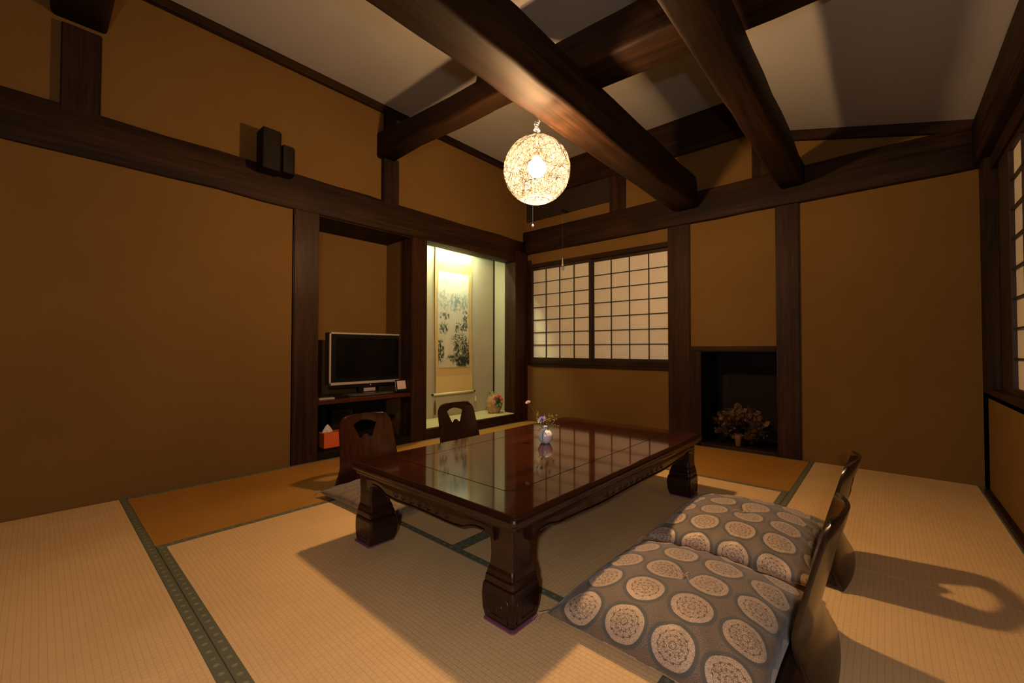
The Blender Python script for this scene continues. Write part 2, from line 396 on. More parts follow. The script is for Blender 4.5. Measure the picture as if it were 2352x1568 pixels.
# ------------------------------------------------------------------ hearth recess in the back wall
b = NB(); box(b, 1.86, 1.95, -.006, .10, 0, .85, .004, 1); trim(b, M['wood_z'], 'narrow dark jamb on the left of the hearth recess')
b = NB(); box(b, 1.862, 2.508, -.010, .10, .812, .853, .004, 1); trim(b, M['wood_x'], 'dark lintel over the hearth recess')
b = NB(); box(b, 1.862, 2.508, -.006, .10, -.02, .028, .004, 1); trim(b, M['wood_x'], 'dark threshold of the hearth recess')
b = NB(); box(b, 1.90, 1.95, .02, .50, -.05, .85); box(b, 2.508, 2.56, .02, .50, -.05, .85); box(b, 1.9, 2.56, .02, .50, -.05, .012); box(b, 1.9, 2.56, .02, .5, .80, .86)
box(b, 1.9, 2.56, .45, .50, -.05, .9)
obj('recess_lining', b, M['blackwood'], wb)
b = NB(); box(b, 2.06, 2.50, .425, .45, .012, .64, .003, 1); obj('recess_back_board', b, plain('dark_brown_board', (.016, .0105, .006), .8, 0, .1), wb)  # back board in one even dark brown

# ------------------------------------------------------------------ alcove platform and TV shelf
platform = thing('alcove_platform', 'raised alcove platform with a pale mat over a dark front board', 'platform', (-.2, -.8, 0))
b = NB(); box(b, -.42, .006, -1.432, -.206, 0, .094, .004, 1); obj('front_board', b, M['wood_y'], platform)
def pale_mat():
    s = NT('pale_alcove_matting'); v = s.coord(scale=(1, 1, 1)); n = s.noise(v, 90, 3, .6)
    c = s.mix(s.smooth(n, .35, .65), (.62, .55, .30), (.48, .42, .22)); s.bump(n, .3, .002); return s.fin(c, .8, 0, .2)
b = NB(); box(b, -.42, -.012, -1.43, -.118, .094, .104, .003, 1)
obj('matting', b, pale_mat(), platform)
shelf = thing('television_shelf', 'dark reddish shelf holding the television inside the wall recess', 'shelf', (-.2, -2.0, .0))
red = wood('red_brown_lacquered_shelf', (.10, .022, .010), (.040, .010, .006), 1, .25, .6)
b = NB(); box(b, -.415, .004, -2.415, -1.60, .408, .44, .004, 1); obj('shelf_board', b, red, shelf)
b = NB(); box(b, -.415, .002, -2.415, -1.60, 0, .052, .004, 1); obj('base_board', b, M['blackwood'], shelf)
b = NB(); box(b, -.415, -.395, -2.415, -1.60, .05, .41); obj('back_panel', b, M['blackwood'], shelf)
b = NB(); box(b, -.40, .0, -2.43, -2.412, .05, .41); obj('side_panel', b, M['blackwood'], shelf)

# ------------------------------------------------------------------ low lacquered table
lac = wood('dark_red_lacquered_wood', (.030, .0085, .0045), (.013, .005, .003), 1, .22, .4, 7, .08, .02)
lac_top = wood('polished_lacquered_top', (.050, .013, .006), (.022, .007, .004), 1, .06, .5, 5, .0, .0)
felt = plain('purple_felt', (.18, .06, .10), .95)
TX0, TX1, TY0, TY1, TZ = 1.42, 2.352, -2.892, -1.262, .345
table = thing('low_table', 'low dark red lacquered wooden table with carved apron and block feet', 'table', ((TX0+TX1)/2, (TY0+TY1)/2, 0))
def rrect(ins, z, rad, n=5):
    """rounded rectangle loop inset by ins"""
    out = []; x0, x1, y0, y1 = TX0+ins, TX1-ins, TY0+ins, TY1-ins
    for cx, cy, a0 in ((x1-rad, y1-rad, 0), (x0+rad, y1-rad, PI/2), (x0+rad, y0+rad, PI), (x1-rad, y0+rad, 1.5*PI)):
        for k in range(n+1):
            a = a0+k*PI/2/n; out.append(Vector((cx+rad*math.cos(a), cy+rad*math.sin(a), z)))
    return out
GI = .155
prof = [(.02, TZ-.052, .012), (.0135, TZ-.050, .013), (.011, TZ-.042, .013), (.010, TZ-.034, .014), (.003, TZ-.032, .016), (-.001, TZ-.026, .018), (-.002, TZ-.017, .018), (0.0, TZ-.010, .018), (.004, TZ-.006, .016),
        (.0055, TZ-.0045, .014), (.009, TZ-.001, .012), (.014, TZ, .010), (GI, TZ, .03), (GI+.0012, TZ-.003, .03), (GI+.0035, TZ-.003, .03), (GI+.0047, TZ, .03), (GI+.03, TZ, .03)]
b = NB(); loops(b, [rrect(i, z, rd) for i, z, rd in prof])
recalc(b)
for fc in b.faces:
    if fc.calc_center_median().z > TZ-.004 and fc.normal.z > .9: fc.material_index = 1
    elif abs(fc.normal.z) < .999: fc.smooth = False
obj('tabletop', b, [lac, lac_top], table)
def apron(side):
    """scalloped board under the rim; s runs along the side, d is outward"""
    L = (TX1-TX0) if side in 'ab' else (TY1-TY0)
    n = 96; top = TZ-.048
    def bot(s):
        e = min(s, L-s); m = abs(s-L/2)/(L/2)
        z = .243
        if e < .24: z += .014*math.sin(PI*max(0, e-.10)/.14)
        z += .005*math.cos(m*9)-.008*math.exp(-(m/.2)**2)
        return z
    b = bmesh.new(); rings = []
    for i in range(n+1):
        s = .10+(L-.2)*i/n; z = bot(s)
        rings.append([(s, .016, top), (s, .014, (top+z)/2+.01), (s, .020, z+.004), (s, .024, z), (s, .036, z), (s, .040, top)])
    def W(s, d, z):
        if side == 'a': return Vector((TX0+s, TY0+d, z))
        if side == 'b': return Vector((TX0+s, TY1-d, z))
        if side == 'c': return Vector((TX0+d, TY0+s, z))
        return Vector((TX1-d, TY0+s, z))
    loops(b, [[W(*p) for p in rg] for rg in rings]); recalc(b)
    ap = obj('apron', b, lac, table)
    b = NB()     # shallow carved scrolls
    cs = [L*.5+k*.052 for k in range(-5, 6)] if side in 'cd' else [L*.5+k*.05 for k in range(-3, 4)]
    for j, s0 in enumerate(cs):
        hand = 1 if j % 2 else -1; pts = []
        for k in range(15):
            a = k*.55; rad = .0165*(1-k/17)
            pts.append(W(s0+hand*rad*math.cos(a), .0155, .266+rad*math.sin(a)*.8))
        tube(b, pts, [.0027*(1-k/22) for k in range(15)], 6)
    tube(b, [W(.14+(L-.28)*k/60, .0165, bot(.14+(L-.28)*k/60)+.010) for k in range(61)], .0022, 5)
    obj('carving', recalc(b), lac, ap)
for sd in 'abcd': apron(sd)
levels = [(0, .009, .114), (.008, .004, .124), (.03, .001, .130), (.07, 0, .133), (.10, .001, .130), (.108, .003, .126), (.112, .008, .121), (.115, .004, .124), (.132, .005, .121), (.136, .009, .117), (.139, .007, .119), (.152, .010, .115), (.162, .013, .110), (.19, .014, .106), (.225, .014, .107), (.245, .013, .110), (.262, .013, .118), (.285, .013, .13), (.298, .013, .14)]
for sx in (0, 1):
    for sy in (0, 1):
        ox, dx = (TX0+.008, 1) if sx == 0 else (TX1-.022, -1)
        oy, dy = (TY0+.018, 1) if sy == 0 else (TY1-.012, -1)
        if sx == 0: ox -= .008
        def ring(z, o, s_, rd=.010):
            pts = []
            for cx, cy, a0 in ((s_-rd, s_-rd, 0), (o+rd, s_-rd, PI/2), (o+rd, o+rd, PI), (s_-rd, o+rd, 1.5*PI)):
                for k in range(4):
                    a = a0+k*PI/6; pts.append(Vector((ox+dx*(cx+rd*math.cos(a)), oy+dy*(cy+rd*math.sin(a)), z)))
            return pts
        b = NB(); loops(b, [ring(z+.004, o, s_) for z, o, s_ in levels]); recalc(b)
        leg = obj('leg', b, lac, table)
        b = NB()
        for face in (0, 1):   # carved key fret on the two outer faces of the foot
            def Q(s, z, d=.0012):
                return Vector((ox+dx*d, oy+dy*s, z)) if face == 0 else Vector((ox+dx*s, oy+dy*d, z))
            tube(b, [Q(.022, .02), Q(.022, .085), Q(.10, .085), Q(.10, .03), Q(.045, .03), Q(.045, .064), Q(.078, .064), Q(.078, .048)], .0019, 5)
        obj('carving', recalc(b), lac, leg)
        b = NB(); loops(b, [ring(z, o-.008, s_+.006) for z, o, s_ in ((0.002, 0.006, .116), (.0065, 0.006, .116))]); obj('felt_pad', recalc(b), felt, leg)

# ------------------------------------------------------------------ legless bentwood chairs
def chair_wood(name, a, d, rough=.22): return wood(name, a, d, 2, rough, .45, 8, .15, .02)
cw_dark = chair_wood('black_brown_bent_plywood', (.022, .0105, .0055), (.010, .005, .003))
cw_red = chair_wood('red_brown_bent_plywood', (.050, .0135, .005), (.015, .0055, .0035))
PH = .415
def prof_x(z):
    # side profile: forward bulge low down, leaning back above
    pts = [(0.0, -.328), (.04, -.310), (.14, -.280), (.22, -.298), (.32, -.324), (PH, -.350)]
    for (z0, a), (z1, c_) in zip(pts, pts[1:]):
        if z <= z1:
            t = (z-z0)/(z1-z0); return a+(c_-a)*t
    return pts[-1][1]
def prof_s(z): return sum(prof_x(max(0, min(PH, z+k*.007))) for k in range(-3, 4))/7
def back_bm():
    nu, nv = 84, 100; b = bmesh.new(); grid = {}
    def hw(z):
        base = .168+(.034*max(0, 1-z/PH)**1.1)
        if z > PH-.055:
            t = min(1, (z-(PH-.055))/.055); base -= .050*(1-math.sqrt(max(0, 1-t*t)))
        return base
    def sdf(x, z):   # fan-shaped hand hole
        zc = .325; z0, z1 = zc-.045, zc+.040
        half = .042+(z-z0)*.46
        top = z1-.55*x*x/.09*.6
        d = max(abs(x)-half, z-(z1+.012-x*x*3.2), z0-z)
        d = max(d, .022-math.hypot(x, z-(z0-.004)))
        return d
    for i in range(nu+1):
        for j in range(nv+1):
            z = .004+(PH-.004)*j/nv; uu = -1+2*i/nu; x = uu*hw(z)
            # snap the vertices near the hole onto its outline
            for _ in range(3):
                d = sdf(x, z)
                if abs(d) < .0038:
                    e = 1e-4; gx, gz = (sdf(x+e, z)-sdf(x-e, z))/(2*e), (sdf(x, z+e)-sdf(x, z-e))/(2*e); q = gx*gx+gz*gz+1e-9
                    x -= d*gx/q; z -= d*gz/q
            bow = .030*(x/hw(z))**2*min(1, .5+z/.2)
            ztop = z+(.010*(1-(x/.17)**2) if z > .2 else 0)*(z-.2)/.2
            grid[i, j] = (b.verts.new((prof_s(z)+bow, x, ztop)), sdf(x, z))
    for i in range(nu):
        for j in range(nv):
            q = [grid[i, j], grid[i+1, j], grid[i+1, j+1], grid[i, j+1]]
            if sum(k[1] for k in q)/4 > 0: b.faces.new([k[0] for k in q]).smooth = True
    loose = [v for v in b.verts if not v.link_faces]; bmesh.ops.delete(b, geom=loose, context='VERTS')
    return b
def make_chair(mat_, label):
    t = thing('legless_chair', label, 'chair', (0, 0, 0), 'legless chairs around the low table')
    o = obj('backrest', back_bm(), mat_, t, world=False)
    md = o.modifiers.new('thickness', 'SOLIDIFY'); md.thickness = .011; md.offset = 0
    bv = o.modifiers.new('round', 'BEVEL'); bv.width = .0025; bv.segments = 2; bv.limit_method = 'ANGLE'; bv.angle_limit = math.radians(60)
    b = NB(); n = 16; rings = []
    out = []
    for k in range(n+1):
        a = -PI/2+PI*k/n; out.append((.10+.10*math.cos(a), .19*math.sin(a)))
    out = [(-.300, -.196)]+out+[(-.300, .196)]
    loops(b, [[Vector((x, y, z)) for x, y in out] for z in (.003, .0125)]); obj('seat', recalc(b), mat_, t, world=False)
    return t
def place_chair(t, x, y, rz, label):
    t.location = (x, y, 0); t.rotation_euler = (0, 0, rz); t['label'] = label
c1 = make_chair(cw_dark, ''); place_chair(c1, 2.715, -2.425, PI+.02, 'dark bentwood legless chair nearest the camera, behind the front cushion')
c2 = copy_tree(c1); place_chair(c2, 2.715, -1.76, PI-.02, 'dark bentwood legless chair behind the far right cushion')
c3 = make_chair(cw_red, ''); place_chair(c3, 1.045, -2.44, .0, 'reddish brown legless chair in front of the television recess')
c4 = copy_tree(c1); place_chair(c4, 1.045, -1.71, .0, 'blackish legless chair with fan-shaped hole, in front of the lit alcove')

# ------------------------------------------------------------------ brocade cushions
def brocade(shaded=False):
    s = NT('medallion_brocade_shaded' if shaded else 'medallion_brocade'); t = s.node('ShaderNodeTexCoord'); sp = s.node('ShaderNodeSeparateXYZ'); s.l.new(t.outputs['UV'], sp.inputs[0])
    P = .1345
    def cell(sock, off): return s.math('MULTIPLY', s.math('SUBTRACT', s.math('FRACT', s.math('ADD', s.math('DIVIDE', sock, P), off)), .5), P)
    fx, fy = cell(sp.outputs[0], 10.905), cell(sp.outputs[1], 10.61)
    d = s.math('SQRT', s.math('ADD', s.math('MULTIPLY', fx, fx), s.math('MULTIPLY', fy, fy)))
    ang = s.math('ARCTAN2', fy, fx)
    disc = s.smooth(d, .0530, .0545, 1, 0)
    halo = s.smooth(d, .061, .068, 1, 0)
    fine = s.node('ShaderNodeTexVoronoi', feature='DISTANCE_TO_EDGE'); s.l.new(s.coord('UV', scale=(1, 1, 0)), fine.inputs['Vector']); fine.inputs['Scale'].default_value = 250
    lace = s.smooth(fine.outputs[0], .03, .14, 1, 0)
    # curling ornament inside each medallion: lobes that follow the angle
    lob = s.math('SINE', s.math('ADD', s.math('MULTIPLY', ang, 12.), s.math('MULTIPLY', s.math('SINE', s.math('MULTIPLY', d, 420.)), 1.6)))
    r1 = s.math('ABSOLUTE', s.math('SUBTRACT', d, s.math('ADD', .0375, s.math('MULTIPLY', lob, .0016))))
    r2_ = s.math('ABSOLUTE', s.math('SUBTRACT', d, s.math('ADD', .0225, s.math('MULTIPLY', lob, -.0022))))
    r3 = s.math('ABSOLUTE', s.math('SUBTRACT', d, .009))
    ringl = s.math('MAXIMUM', s.smooth(r1, .0006, .0017, 1, 0), s.math('MAXIMUM', s.smooth(r2_, .0006, .0017, 1, 0), s.smooth(r3, .0005, .0014, 1, 0)))
    mid = s.math('MULTIPLY', s.smooth(d, .037, .039, 1, 0), lace)
    orn = s.math('MAXIMUM', ringl, s.math('MAXIMUM', s.math('MULTIPLY', mid, .85), s.math('MULTIPLY', lace, .6)))
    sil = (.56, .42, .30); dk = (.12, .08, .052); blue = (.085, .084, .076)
    if shaded: sil = (.20, .14, .085); dk = (.15, .10, .06); blue = (.11, .085, .055)  # same brocade with shade put into its colours, for the left cushions
    inner = s.mix(orn, sil, dk)
    nz = s.noise(s.coord('UV', scale=(1, 1, 0)), 520, 2, .7)
    ground = s.mix(s.smooth(nz, .45, .58), (.095, .070, .050), (.25, .185, .13))
    base = s.mix(halo, ground, blue)
    c = s.mix(disc, base, inner)
    wv = s.noise(s.coord('UV', scale=(900, 300, 300)), 1, 1)
    s.bump(s.math('ADD', s.math('MULTIPLY', disc, .5), wv), .25, .0008)
    s.put(s.b.inputs['Sheen Weight'], .25)
    return s.fin(c, s.mix(disc, (.65,)*3, (.55,)*3), 0 if shaded else s.math('MULTIPLY', disc, .15), .35)
BRO = brocade(); BRO_SHADED = brocade(True)
thread_m = plain('pale_cotton_thread', (.55, .38, .26), .8)
def pillow_bm(a, bb, h, seed, uvoff=(0, 0)):
    n = 44; b = bmesh.new(); V = {}
    for side in (1, -1):
        for i in range(n+1):
            for j in range(n+1):
                if side == -1 and (i in (0, n) or j in (0, n)): V[i, j, -1] = V[i, j, 1]; continue
                U = -1+2*i/n; W_ = -1+2*j/n
                U = math.sin(U*PI/2)*.35+U*.65; W_ = math.sin(W_*PI/2)*.35+W_*.65
                pinch = .055
                x = a*U*(1-pinch*(1-W_**2)*abs(U)**3); y = bb*W_*(1-pinch*(1-U**2)*abs(W_)**3)
                e = max(0, (1-U*U)*(1-W_*W_))
                k = e**.42
                z = .020+(h-.020)*k if side == 1 else .020-.018*min(1, e**.3*1.3)
                if side == 1:
                    rr_ = math.hypot(x, y); z -= .016*math.exp(-(rr_/.035)**2)+.010*math.exp(-(rr_/.11)**2)
                    ed = max(abs(U), abs(W_)); cr = (abs(U)*abs(W_))**2
                    wr = math.sin(math.atan2(y, x)*26+seed*3+2*noise.noise(Vector((x*9, y*9, seed))))
                    z += .0065*wr*ed**3*(1-ed**10)+.005*noise.noise(Vector((x*11, y*11, seed*5.)))*k
                if side == 1 and cr > .5: z += .010*(cr-.5)
                V[i, j, side] = b.verts.new((x, y, z))
    uvl = b.loops.layers.uv.new('UVMap'); UV = {}
    for side in (1, -1):
        for j in range(n+1):
            acc = 0; UV[n//2, j, side] = [0, 0]
            for i in range(n//2+1, n+1): acc += (V[i, j, side].co-V[i-1, j, side].co).length; UV[i, j, side] = [acc, 0]
            acc = 0
            for i in range(n//2-1, -1, -1): acc -= (V[i, j, side].co-V[i+1, j, side].co).length; UV[i, j, side] = [acc, 0]
        for i in range(n+1):
            acc = 0
            for j in range(n//2+1, n+1): acc += (V[i, j, side].co-V[i, j-1, side].co).length; UV[i, j, side][1] = acc
            acc = 0
            for j in range(n//2-1, -1, -1): acc -= (V[i, j, side].co-V[i, j+1, side].co).length; UV[i, j, side][1] = acc
    for side in (1, -1):
        for i in range(n):
            for j in range(n):
                ks = [(i, j, side), (i+1, j, side), (i+1, j+1, side), (i, j+1, side)]
                if side == -1: ks = ks[::-1]
                fc = b.faces.new([V[k] for k in ks]); fc.smooth = True
                for lp, k in zip(fc.loops, ks): lp[uvl].uv = (UV[k][0]-uvoff[0], UV[k][1]-uvoff[1])
    return b
def make_cushion(x, y, rz, label, a, bb, h, seed, z=.008, fabric=None, uvoff=(0, 0)):
    t = thing('floor_cushion', label, 'cushion', (x, y, z), 'brocade floor cushions', rz=rz)
    obj('cover', pillow_bm(a, bb, h, seed, uvoff), fabric or BRO, t, world=False)
    b = NB(); zc_ = h-.026; rnd = random.Random(seed)
    for k in range(4):
        dx, dy = rnd.uniform(-1, 1), rnd.uniform(-1, 1)
        tube(b, [(0, 0, zc_-.006), (dx*.008, dy*.008, zc_+.010), (dx*.024, dy*.02, zc_+.016), (dx*.04, dy*.034, zc_+.009)], .0013, 5)
    obj('center_tuft', recalc(b), thread_m, t, world=False)
    for sx in (-1, 1):
        for sy in (-1, 1):
            b = NB()
            for k in range(4):
                q = Vector((sx*a*.985, sy*bb*.985, .030)); e = Vector((sx*(.012+.008*rnd.random()), sy*(.010+.012*rnd.random()), 0))
                tube(b, [q, q+e+Vector((0, 0, -.004)), q+e*1.7+Vector((0, 0, -.024-.006*rnd.random()))], .0009, 5)
            obj('corner_tassel', recalc(b), thread_m, t, world=False)
    return t
make_cushion(2.664, -2.452, -.03, 'patterned floor cushion nearest the camera, bright round medallions all over', .286, .322, .134, 1)
make_cushion(2.660, -1.728, .0, 'patterned floor cushion at the right, farther back, with loose thread in its middle', .288, .338, .124, 2, uvoff=(-.04, -.055))
make_cushion(1.075, -2.430, .03, 'patterned floor cushion, coloured as in shade, half under the table by the reddish chair', .30, .305, .085, 3, fabric=BRO_SHADED)
make_cushion(1.085, -1.700, -.02, 'patterned floor cushion, coloured as in shade, hidden behind the table by the blackish chair', .30, .305, .085, 4, fabric=BRO_SHADED)

# ------------------------------------------------------------------ round woven pendant lamp
lamp = thing('pendant_lamp', 'round woven thread pendant lamp, lit, hanging under the massive beam', 'lamp', tuple(LAMP-Vector((0, 0, .02))))
LC = LAMP+Vector((0, 0, -.012)); LR = .178; OPEN = .066
def strands():
    b = NB(); rnd = random.Random(5); zlim = -math.sqrt(LR**2-OPEN**2)
    for k in range(620):
        n = Vector((rnd.gauss(0, 1), rnd.gauss(0, 1), rnd.gauss(0, 1))).normalized()
        a = n.orthogonal().normalized(); c = n.cross(a); off = rnd.uniform(-.75, .75)
        rad = math.sqrt(1-off*off); st = rnd.uniform(0, 2*PI); ln = rnd.uniform(1.2, 4.5)/rad*.8; m = max(6, int(ln*rad*7)); run = []
        for i in range(m+1):
            t = st+ln*i/m; p = (n*off+a*rad*math.cos(t)+c*rad*math.sin(t))
            wv = .05*noise.noise(p*6+Vector((k, 0, 0))); p = (p+Vector((wv, -wv, wv))).normalized()*LR*(1+.012*rnd.random())
            if p.z > zlim+.004: run.append(LC+p)
            else:
                if len(run) > 2: tube(b, run, .00068, 3, cap=False)
                run = []
        if len(run) > 2: tube(b, run, .00068, 3, cap=False)
    return b
def shade_glow():
    s = NT('translucent_lamp_membrane'); s.n.remove(s.b)
    tr = s.node('ShaderNodeBsdfTransparent'); tl = s.node('ShaderNodeBsdfTranslucent'); df = s.node('ShaderNodeBsdfDiffuse')
    tl.inputs[0].default_value = (.72, .88, 1, 1); df.inputs[0].default_value = (.72, .88, 1, 1)
    m1 = s.node('ShaderNodeMixShader'); m1.inputs[0].default_value = .3; s.l.new(tl.outputs[0], m1.inputs[1]); s.l.new(df.outputs[0], m1.inputs[2])
    m2 = s.node('ShaderNodeMixShader'); m2.inputs[0].default_value = .0060; s.l.new(tr.outputs[0], m2.inputs[1]); s.l.new(m1.outputs[0], m2.inputs[2])
    s.l.new(m2.outputs[0], s.out.inputs[0]); return s.m
MEMB = shade_glow()
def sphere_open(R, seg=48, rings=28, zlim=None):
    b = NB(); rg = []
    a1 = math.asin(OPEN/R)
    for i in range(rings+1):
        th = (.10)+(PI-.10-a1)*i/rings
        rg.append([LC+Vector((R*math.sin(th)*math.cos(2*PI*k/seg), R*math.sin(th)*math.sin(2*PI*k/seg), R*math.cos(th))) for k in range(seg)])
    loops(b, rg, cap=False, smooth=True); return b
shade = obj('lamp_shade', sphere_open(LR-.0015), MEMB, lamp)
twig = NT('pale_woven_thread'); twig = twig.fin((.055, .040, .034), .8)
o = obj('woven_strands', strands(), twig, shade); o['kind'] = 'stuff'
b = NB(); zr = -math.sqrt(LR**2-OPEN**2)
tube(b, [LC+Vector((OPEN*math.cos(2*PI*k/32), OPEN*math.sin(2*PI*k/32), zr)) for k in range(33)], .0022, 6)
obj('bottom_ring', b, plain('white_wire', (.6, .55, .45), .5), shade)
em = NT('glowing_bulb'); em.b.inputs['Emission Color'].default_value = (*BULB_COLOR, 1); em.b.inputs['Emission Strength'].default_value = BULB_STRENGTH
em.b.inputs['Base Color'].default_value = (0, 0, 0, 1); em = em.m
b = NB(); bmesh.ops.create_icosphere(b, subdivisions=2, radius=.050, matrix=Matrix.Translation(LAMP)); obj('bulb', b, em, lamp, smooth=True)
white_pl = plain('white_plastic', (.62, .58, .56), .45)
b = NB(); lathe(b, [(.004, .085), (.018, .084), (.020, .045), (.022, .036), (.016, .030), (.004, .029)], LAMP, 20); obj('lamp_holder', recalc(b), white_pl, lamp)
b = NB(); top = LC.z+LR
tube(b, [(LAMP.x, LAMP.y, LAMP.z+.08), (LAMP.x, LAMP.y, top), (LAMP.x, LAMP.y, top+.035)], .0028, 8)
coil = [(LAMP.x+.018*math.cos(k*.28)*(.6+.4*math.sin(k*.52)), LAMP.y+.014*math.sin(k*.28), top+.035+.00044*k) for k in range(115)]
tube(b, coil, .0030, 6)
tube(b, [coil[-1], (LAMP.x, LAMP.y, 2.10)], .003, 6)
obj('cord', b, white_pl, lamp)
b = NB(); px, py = LAMP.x-.016, LAMP.y-.015
tube(b, [(px, py, LAMP.z+.02), (px, py, 1.492)], .0011, 5); lathe(b, [(.001, .010), (.0035, .008), (.006, .002), (.0065, -.003), (.004, -.007), (.0005, -.008)], (px, py, 1.487), 12)
obj('pull_cord', recalc(b), white_pl, lamp)
# second pull string in front of the window
pc = thing('pull_string', 'thin string with a white cylindrical pull, in front of the paper window', 'cord', (.60, -.13, 1.74))
b = NB(); tube(b, [(.60, -.13, 1.78), (.60, -.13, 2.30)], .0007, 4); obj('string', b, plain('grey_string', (.25, .2, .15), .8), pc)
b = NB(); lathe(b, [(.002, .05), (.006, .047), (.008, -.01), (.0125, -.030), (.0125, -.036), (.002, -.037)], (.60, -.13, 1.74), 14); obj('pull_handle', recalc(b), plain('pale_pull', (.62, .55, .45), .5), pc)
b = NB(); box(b, .585, .615, -.145, -.03, 2.292, 2.304, .002, 1); obj('wall_hook', b, M['wood_x'], pc)

# ------------------------------------------------------------------ vase with wild flowers on the table
VX, VY = 1.832, -2.06
vase = thing('flower_vase', 'small round white vase with green glaze drip and wild flowers, on the low table', 'vase', (VX, VY, TZ))
def vase_mat():
    s = NT('white_glaze_with_green_drip'); t = s.node('ShaderNodeTexCoord'); sp = s.node('ShaderNodeSeparateXYZ'); s.l.new(t.outputs['Object'], sp.inputs[0])
    n = s.noise(s.coord(scale=(1, 1, .35)), 55, 3, .6)
    side = s.math('SUBTRACT', s.math('MULTIPLY', sp.outputs[0], 1.0), s.math('MULTIPLY', sp.outputs[1], .75))
    k = s.smooth(s.math('ADD', s.math('MULTIPLY', sp.outputs[2], 5.5), s.math('MULTIPLY', n, 1.1)), .88, 1.0)
    d = s.math('ABSOLUTE', s.math('SUBTRACT', sp.outputs[0], s.math('ADD', .006, s.math('MULTIPLY', n, .004))))
    drip = s.smooth(d, .001, .0035, 1, 0)
    c = s.mix(s.math('MAXIMUM', s.math('MULTIPLY', k, s.smooth(sp.outputs[0], .000, .022)), drip), (.80, .80, .86), (.08, .30, .25))
    return s.fin(c, .12, 0, .6)
b = NB(); lathe(b, [(.004, 0), (.018, 0), (.021, .002), (.030, .012), (.0375, .030), (.038, .042), (.033, .056), (.022, .066), (.013, .071), (.0115, .078), (.0135, .086), (.0115, .086), (.0095, .078), (.009, .060)], (VX, VY, TZ), 36)
obj('vase_body', recalc(b), vase_mat(), vase)
stem_m = plain('green_stem', (.12, .14, .03), .6); leaf_m = plain('yellow_green_leaf', (.20, .20, .03), .6)
mz = TZ+.08
def stem(to, bend=(0, 0, 0)):
    a = Vector((VX, VY, mz-.03)); c = Vector(to); m_ = (a+c)/2+Vector(bend); return [a.lerp(m_, t)*(1-t)+m_.lerp(c, t)*t for t in [k/8 for k in range(9)]]
RD = Vector((r.x, r.y, 0))   # rightwards as the room is seen from the table's near side
def P_(a, d, h): return Vector((VX, VY, mz))+RD*a+Vector((-RD.y, RD.x, 0))*d+Vector((0, 0, h))
b = NB()
heads = {'pale': P_(-.088, .01, .125), 'blue': P_(-.018, -.015, .042)}
tube(b, stem(heads['pale'], (0, 0, .02)), .0010, 5); tube(b, stem(heads['blue']), .0013, 5)
rnd = random.Random(3); tips = []
for k in range(16):
    tp = P_(rnd.uniform(.005, .072), rnd.uniform(-.03, .03), rnd.uniform(.005, .068)); tips.append(tp); tube(b, stem(tp, (0, 0, .008)), .0006, 4)
tube(b, stem(P_(-.045, .012, .085), (0, 0, .02)), .0010, 5); tube(b, stem(P_(-.035, .0, -.012), (0, 0, .03)), .0010, 5)
obj('stems', b, stem_m, vase)
def flower(c, rad, npet, mats, name, tilt=(0, -.5, .85), layers=2):
    b = NB(); nrm = Vector(tilt).normalized(); a = nrm.orthogonal().normalized(); d = nrm.cross(a)
    for L_ in range(layers):
        for k in range(npet):
            th = 2*PI*(k+.5*L_)/npet; dr = a*math.cos(th)+d*math.sin(th); sd = nrm.cross(dr); R_ = rad*(1-.25*L_); lift = nrm*R_*(.25+.35*L_)
            pts = [c, c+dr*R_*.5+sd*R_*.16+lift*.5, c+dr*R_+lift, c+dr*R_*.5-sd*R_*.16+lift*.5]
            fc = b.faces.new([b.verts.new(p) for p in pts])
    t = bmesh.new(); bmesh.ops.create_icosphere(t, subdivisions=1, radius=rad*.28, matrix=Matrix.Translation(c+nrm*rad*.2)); merge(b, t, 1)
    return obj(name, b, mats, vase)
flower(heads['pale'], .017, 9, [plain('pale_pink_petal', (.55, .40, .46), .7), plain('dusky_center', (.25, .12, .16), .7)], 'blossom')
flower(heads['blue'], .023, 10, [plain('violet_petal', (.22, .16, .62), .7), plain('violet_center', (.10, .05, .40), .7)], 'blossom', layers=3)
flower(heads['blue']-Vector((0, 0, .007)), .028, 9, [plain('whitish_petal', (.50, .50, .42), .7), stem_m], 'blossom', layers=1)
b = NB()
for tp in tips:
    for k in range(3):
        q = tp+Vector((rnd.uniform(-1, 1), rnd.uniform(-1, 1), rnd.uniform(-1, 1)))*.006; t = bmesh.new(); bmesh.ops.create_icosphere(t, subdivisions=1, radius=.0017); bmesh.ops.translate(t, verts=t.verts, vec=q); merge(b, t)
obj('small_buds', b, plain('yellow_bud', (.55, .42, .12), .7), vase, kind='stuff')
b = NB()
for k in range(9):
    q = P_(-.026+rnd.uniform(-.012, .014), rnd.uniform(-.01, .01), -.014+rnd.uniform(-.007, .006)); t = bmesh.new(); bmesh.ops.create_icosphere(t, subdivisions=1, radius=.0024); bmesh.ops.translate(t, verts=t.verts, vec=q); merge(b, t)
for k in range(5):
    q = P_(.035+rnd.uniform(-.012, .014), rnd.uniform(-.01, .01), .000+rnd.uniform(-.007, .006)); t = bmesh.new(); bmesh.ops.create_icosphere(t, subdivisions=1, radius=.0026); bmesh.ops.translate(t, verts=t.verts, vec=q); merge(b, t)
obj('red_berries', b, plain('dark_red_berry', (.28, .04, .02), .4), vase, kind='stuff')
